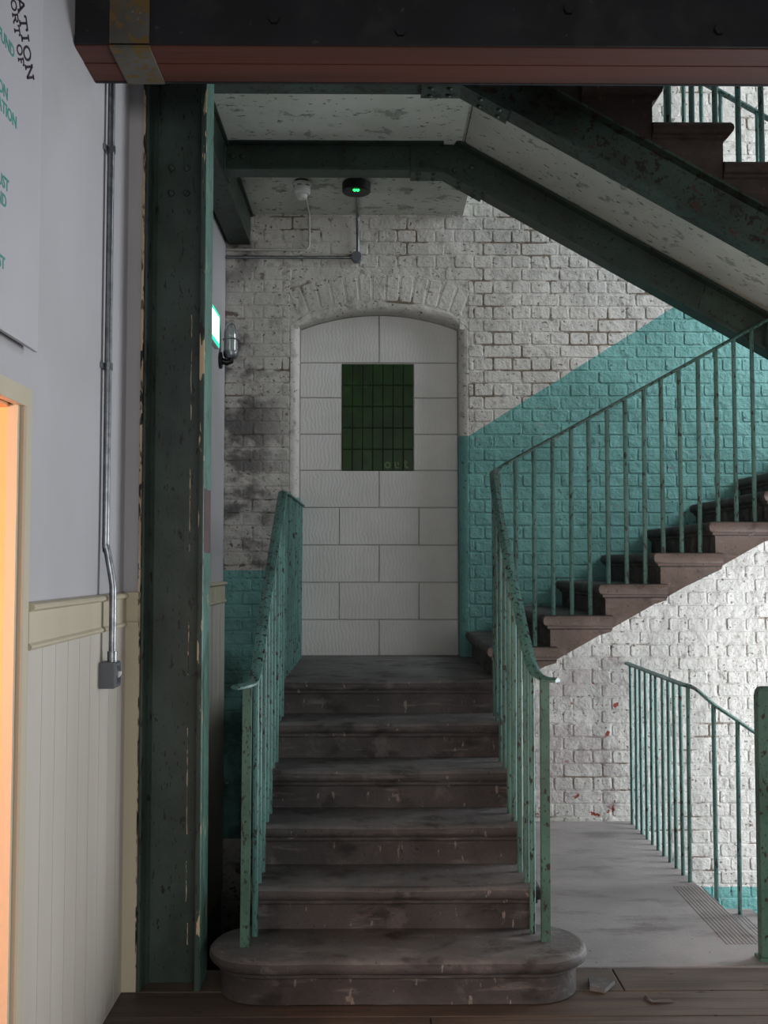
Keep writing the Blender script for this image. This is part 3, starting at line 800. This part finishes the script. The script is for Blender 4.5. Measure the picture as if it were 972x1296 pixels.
tp = thing('tile_panel', 'dark green glazed tile panel set into the white block infill', 'tile panel')
MB().box(TX0, TX1, NY+.004, NY+.04, TZ0, TZ1).build('grout_bed', M['grout'], tp)
tw, th = (TX1-TX0)/7, (TZ1-TZ0)/5
tb = MB(); a, b_ = tw/2-.0016, th/2-.0016
tb.loft([[(-x, y, -z), (x, y, -z), (x, y, z), (-x, y, z)] for x, z, y in ((a, b_, .006), (a, b_, -.001), (a-.003, b_-.003, -.0045))])
tme = None
for i in range(7):
    for j in range(5):
        loc = (TX0+tw*(i+.5), NY+.003, TZ0+th*(j+.5))
        if tme is None: o = tb.build('tile', M['tile'], tp, False, loc); tme = o.data
        else: o = link('tile', tme, None, tp, False, loc)
        o.rotation_euler = (rnd(-.006, .006), 0, rnd(-.01, .01))
# stroke lettering ------------------------------------------------------
def arc(cx, cy, rx, ry, a0, a1, n=10): return [(cx+rx*math.cos(math.radians(a0+(a1-a0)*i/n)), cy+ry*math.sin(math.radians(a0+(a1-a0)*i/n))) for i in range(n+1)]
GL = {
 'A': (.86, [[(.06,0),(.43,1)], [(.43,1),(.80,0)], [(.2,.34),(.66,.34)], [(-.04,0),(.2,0)], [(.66,0),(.92,0)]]),
 'T': (.80, [[(.40,0),(.40,1)], [(0,1),(.8,1)], [(.02,1),(.02,.76)], [(.78,1),(.78,.76)], [(.22,0),(.58,0)]]),
 'I': (.46, [[(.23,0),(.23,1)], [(.03,0),(.43,0)], [(.03,1),(.43,1)]]),
 'O': (.86, [arc(.43, .5, .38, .5, 0, 360, 20)]),
 'N': (.90, [[(.14,0),(.14,1)], [(.14,1),(.76,0)], [(.76,0),(.76,1)], [(0,0),(.3,0)], [(0,1),(.2,1)], [(.60,1),(.92,1)]]),
 'P': (.74, [[(.16,0),(.16,1)], [(.02,1),(.45,1)]+arc(.45, .74, .24, .26, 90, -90)+[(.16,.48)], [(.02,0),(.34,0)]]),
 'R': (.84, [[(.16,0),(.16,1)], [(.02,1),(.45,1)]+arc(.45, .74, .24, .26, 90, -90)+[(.16,.48)], [(.44,.48),(.72,0)], [(.02,0),(.34,0)], [(.66,0),(.86,0)]]),
 'F': (.74, [[(.16,0),(.16,1)], [(.02,1),(.68,1)], [(.66,1),(.66,.78)], [(.16,.52),(.5,.52)], [(.02,0),(.34,0)]]),
 ' ': (.40, []),
 'o': (.78, [arc(.36, .34, .30, .32, 0, 360, 18)]),
 'u': (.84, [[(.04,.66),(.18,.66)], [(.18,.66),(.18,.22)]+arc(.36, .22, .18, .2, 180, 360)+[(.54,.66)], [(.40,.66),(.54,.66)], [(.54,.3),(.54,.02),(.68,.02)]]),
 't': (.66, [[(.24,.92),(.24,.2)]+arc(.42, .2, .18, .19, 180, 330), [(.06,.66),(.52,.66)]]),
}
def strokes(text, size, wt, track, origin, ex, ey, ez, name, m, par, depth=.0012):
    """slab serif letters drawn as bars; ex, ey, ez are the writing, up and outward directions"""
    o = Vector(origin); ex, ey, ez = Vector(ex), Vector(ey), Vector(ez); x0 = 0.; b = MB()
    for ch in text:
        wd, st = GL[ch]
        for line in st:
            rings = []
            for i, p in enumerate(line):
                pa = Vector(line[max(i-1, 0)]); pb = Vector(line[min(i+1, len(line)-1)])
                if len(line) > 4 and line[0] == line[-1] and i in (0, len(line)-1): pa = Vector(line[-2]); pb = Vector(line[1])
                d = (pb-pa).normalized(); nn = Vector((-d.y, d.x))*wt/2; c = Vector(p)
                ring = []
                for s_, hgt in ((1, 0), (-1, 0), (-1, depth), (1, depth)):
                    w2 = c+nn*s_; ring.append(o + ex*((x0+w2.x)*size) + ey*(w2.y*size) + ez*hgt)
                rings.append(ring)
            b.loft(rings)
        x0 += wd+track
    return b.build(name, m, par)
strokes('out', .052, .15, .34, (.072, NY-.0015, 2.184), (1,0,0), (0,0,1), (0,-1,0), 'lettering', M['paleout'], tp, .0012)

# ================================================================== LEFT WALL THINGS
sb = thing('information_board', 'white notice board with teal and dark lettering high on the left wall', 'notice board')
BX = XL+.034
MB().box(BX-.010, BX, 1.55, 2.797, 2.142, 3.45).build('board_panel', M['board'], sb)
MB().box(XL+.0005, BX-.009, 1.60, 2.73, 2.165, 2.20).box(XL+.0005, BX-.009, 1.60, 2.73, 3.38, 3.41).build('batten', M['greyplastic'], sb)
d1 = Vector((0, 2.698-2.616, 2.847-3.003)).normalized(); u1 = Vector((0, -d1.z, d1.y))
P0 = Vector((BX, 2.616, 3.003)) - u1*.026 - d1*.018
strokes('ATION', .042, .15, .20, P0, d1, u1*1.35, (1,0,0), 'lettering', M['ink'], sb)
P1 = Vector((BX, 2.597, 2.977)) - u1*.016 - d1*.030
strokes('PORT OF', .029, .16, .16, P1 - d1*.008 + Vector((0, -.034, -.004)), d1, u1*1.35, (1,0,0), 'lettering', M['ink'], sb)
for s_, yy, zz in (('FUND', 2.577, 2.841), ('ON', 2.538, 2.715), ('ATION', 2.603, 2.672), ('UST', 2.555, 2.491), ('ND', 2.541, 2.446), ('ST', 2.538, 2.292)):
    font_text(s_, .043, 'lettering', M['tealink'], sb, basis((BX, yy, zz), (0,1,0), (0,0,1), (1,0,0)), 'RIGHT', .0008, .0009)

cn = thing('conduit', 'galvanised conduit pipe running down the left wall to a grey switch', 'conduit')
yc_ = 3.595
pth = smooth_path([(XL+.020, yc_, 3.745), (XL+.020, yc_, 2.6), (XL+.020, yc_, 1.70), (XL+.022, yc_, 1.64), (XL+.042, yc_+.004, 1.52), (XL+.046, yc_+.004, 1.46), (XL+.046, yc_+.004, 1.245)], 4)
MB().tube(pth, .0125, 12).build('pipe', M['galv'], cn, True)
for z in (3.02, 2.255):
    MB().tube([(XL+.020, yc_, z-.012), (XL+.020, yc_, z+.012)], .0165, 12).box(XL+.0005, XL+.010, yc_-.032, yc_+.032, z-.010, z+.010).build('saddle_clip', M['galv'], cn)
MB().tube([(XL+.046, yc_+.004, 1.235), (XL+.046, yc_+.004, 1.275)], .017, 12).build('coupling', M['galv'], cn, True)
sw = thing('switch_box', 'small grey metal light switch box fixed on the cream boards', 'light switch')
b = MB(); x0, x1 = XL+.012, XL+.068
b.loft([[(x, yc_-.036+o, 1.152+o), (x, yc_+.044-o, 1.152+o), (x, yc_+.044-o, 1.240-o), (x, yc_-.036+o, 1.240-o)] for x, o in ((x0-.002, 0), (x1-.006, 0), (x1, .005))])
b.build('box_body', M['greyplastic'], sw)
MB().box(x1-.001, x1+.002, yc_-.022, yc_+.030, 1.166, 1.226).build('cover_plate', M['galv'], sw)
MB().loft([[(x1+.002, yc_-.006, 1.186), (x1+.002, yc_+.014, 1.186), (x1+.002, yc_+.014, 1.208), (x1+.002, yc_-.006, 1.208)], [(x1+.010, yc_-.003, 1.197), (x1+.010, yc_+.011, 1.197), (x1+.010, yc_+.011, 1.206), (x1+.010, yc_-.003, 1.206)]]).build('rocker', M['whiteplastic'], sw)

es = thing('exit_sign', 'lit green and white emergency sign on the wall behind the column', 'exit sign')
MB().box(-.930, -.905, 5.62, 6.085, 2.835, 3.035).build('housing', M['whiteplastic'], es)
MB().box(-.906, -.902, 5.625, 6.080, 2.840, 3.030).build('sign_face', M['sign_green'], es)
MB().box(-.9025, -.900, 5.66, 6.045, 2.862, 3.008).build('pictogram_panel', M['sign_white'], es)

lp = thing('bulkhead_lamp', 'unlit caged glass wall lamp on black bracket below the lit sign', 'lamp')
lx, ly = -.862, 6.27
MB().tube([(-.930, ly-.02, 2.80), (-.912, ly-.02, 2.80)], .05, 14).build('wall_plate', M['black'], lp, True)
MB().tube([(-.915, ly-.01, 2.80), (-.885, ly, 2.79), (lx, ly, 2.80), (lx, ly, 2.83)], .020, 10).build('bracket', M['black'], lp, True)
MB().tube([(lx, ly, 2.815), (lx, ly, 2.835), (lx, ly, 2.86)], [.035, .046, .046], 16).build('lamp_collar', M['galv'], lp, True)
MB().tube([(lx, ly, 2.858), (lx, ly, 2.95), (lx, ly, 2.99), (lx, ly, 3.015), (lx, ly, 3.024)], [.040, .040, .036, .022, .006], 16).build('glass_jar', M['lampglass'], lp, True)
for k in range(4):
    a = PI/4+k*PI/2
    MB().tube([(lx+.048*math.cos(a), ly+.048*math.sin(a), 2.85), (lx+.048*math.cos(a), ly+.048*math.sin(a), 2.97), (lx+.034*math.cos(a), ly+.034*math.sin(a), 3.015), (lx, ly, 3.034)], .003, 6).build('cage_bar', M['galv'], lp, True)
ring = [(lx+.048*math.cos(2*PI*i/16), ly+.048*math.sin(2*PI*i/16), 2.93) for i in range(17)]
MB().tube(ring, .003, 6).build('cage_ring', M['galv'], lp, True)

# ================================================================== CEILING DEVICES AND PIPES OVER THE DOORWAY
sm = thing('smoke_detector', 'white stepped smoke detector under the landing ceiling', 'smoke detector')
sx, sy = -.410, 5.90
MB().tube([(sx, sy, ZC+.002), (sx, sy, ZC-.014)], .040, 20).build('mounting_ring', M['black'], sm, True)
MB().tube([(sx, sy, ZC-.013), (sx, sy, ZC-.016), (sx, sy, ZC-.030), (sx, sy, ZC-.033)], [.050, .056, .056, .050], 24).build('base', M['whiteplastic'], sm, True)
MB().tube([(sx, sy, ZC-.032), (sx, sy, ZC-.070), (sx, sy, ZC-.080)], [.048, .048, .040], 24).build('body', M['whiteplastic'], sm, True)
MB().tube([(sx, sy, ZC-.079), (sx, sy, ZC-.086), (sx, sy, ZC-.105), (sx, sy, ZC-.108)], [.030, .033, .027, .018], 20).build('sensor_cap', M['whiteplastic'], sm, True)
for k in range(6):
    a = k*PI/3
    MB().tube([(sx+.0475*math.cos(a), sy+.0475*math.sin(a), ZC-.035), (sx+.0475*math.cos(a+.5), sy+.0475*math.sin(a+.5), ZC-.035)], .0035, 6).build('vent_slot', M['black'], sm)
ed = thing('emergency_light', 'black round ceiling light with a green indicator, fed by a steel pipe', 'emergency light')
ex_, ey_ = -.098, 5.90
MB().tube([(ex_, ey_, ZC+.002), (ex_, ey_, ZC-.012)], .062, 24).build('mounting_ring', M['black'], ed, True)
MB().tube([(ex_, ey_, ZC-.010), (ex_, ey_, ZC-.014), (ex_, ey_, ZC-.062), (ex_, ey_, ZC-.068)], [.078, .082, .082, .076], 28).build('body', M['black'], ed, True)
for s_ in (-1, 1): MB().tube([(ex_+s_*.009, ey_-.048, ZC-.066), (ex_+s_*.009, ey_-.050, ZC-.074)], [.011, .008], 10).build('indicator', M['led'], ed, True)
c2 = thing('conduit', 'grey steel conduit from the side wall to the black round ceiling light', 'conduit')
yw = WY-.020
MB().tube([(-.925, yw, 3.494), (-.125, yw, 3.494)], .0095, 10).build('pipe', M['galv'], c2, True)
MB().tube(smooth_path([(ex_, yw, 3.50), (ex_, yw, 3.70), (ex_, yw-.012, ZC-.024), (ex_, yw-.05, ZC-.0125), (ex_, 6.2, ZC-.0125), (ex_, ey_+.03, ZC-.0125)]), .0105, 10).build('pipe', M['galv'], c2, True)
MB().tube([(ex_-.006, WY-.002, 3.494), (ex_-.006, WY-.044, 3.494), (ex_-.006, WY-.048, 3.494)], [.034, .034, .030], 20).build('junction_box', M['greyplastic'], c2, True)
for x in (-.80, -.45): MB().tube([(x-.008, yw, 3.494), (x+.008, yw, 3.494)], .013, 10).box(x-.007, x+.007, yw, WY+.002, 3.475, 3.512).build('saddle_clip', M['galv'], c2)
c3 = thing('conduit', 'thin white painted pipe from the side wall up to the smoke detector', 'conduit')
M['paintpipe'] = plain('white_painted_pipe', 'A9A8A2', '9C9B94', .6)
yw = WY-.014
MB().tube(smooth_path([(-.925, yw, 3.543), (-.60, yw, 3.543), (-.445, yw, 3.543), (-.412, yw, 3.553), (-.402, yw, 3.585), (-.402, yw, 3.69), (-.402, yw-.006, ZC-.02), (-.402, yw-.035, ZC-.0095), (-.404, 6.2, ZC-.0095), (sx, sy+.03, ZC-.0095)]), .0075, 10).build('pipe', M['paintpipe'], c3, True)
for p, q in (((-.51, yw, 3.543), (1, 0, 0)), ((-.402, yw, 3.61), (0, 0, 1)), ((-.402, yw, 3.71), (0, 0, 1))):
    p = Vector(p); q = Vector(q)
    MB().tube([p-q*.007, p+q*.007], .011, 10).box(p.x-.009, p.x+.009, yw, WY+.002, p.z-.009, p.z+.009).build('saddle_clip', M['paintpipe'], c3)

# ================================================================== SMALL BITS ON THE FLOOR
b = MB(); pts = [(.800, 3.930), (.850, 3.905), (.905, 3.985), (.870, 4.010), (.812, 4.020)]
b.loft([[(x, y, .001) for x, y in pts], [(x, y, .012) for x, y in pts], [(x*.98+.017, y*.98+.079, .016) for x, y in pts]])
tag(b.build('stone_chip', M['stone_tread']), 'broken flat stone chip lying beside the rounded bottom step', 'stone chip')
b = MB(); pts = [(.98, 3.86), (1.00, 3.815), (1.085, 3.825), (1.07, 3.845), (1.01, 3.84), (.99, 3.875)]
b.loft([[(x, y, .0005+.004*(i % 2)) for i, (x, y) in enumerate(pts)], [(x, y, .002+.004*(i % 2)) for i, (x, y) in enumerate(pts)]])
tag(b.build('paper_scrap', M['wood']), 'curled brown scrap lying on the timber floor boards', 'scrap')
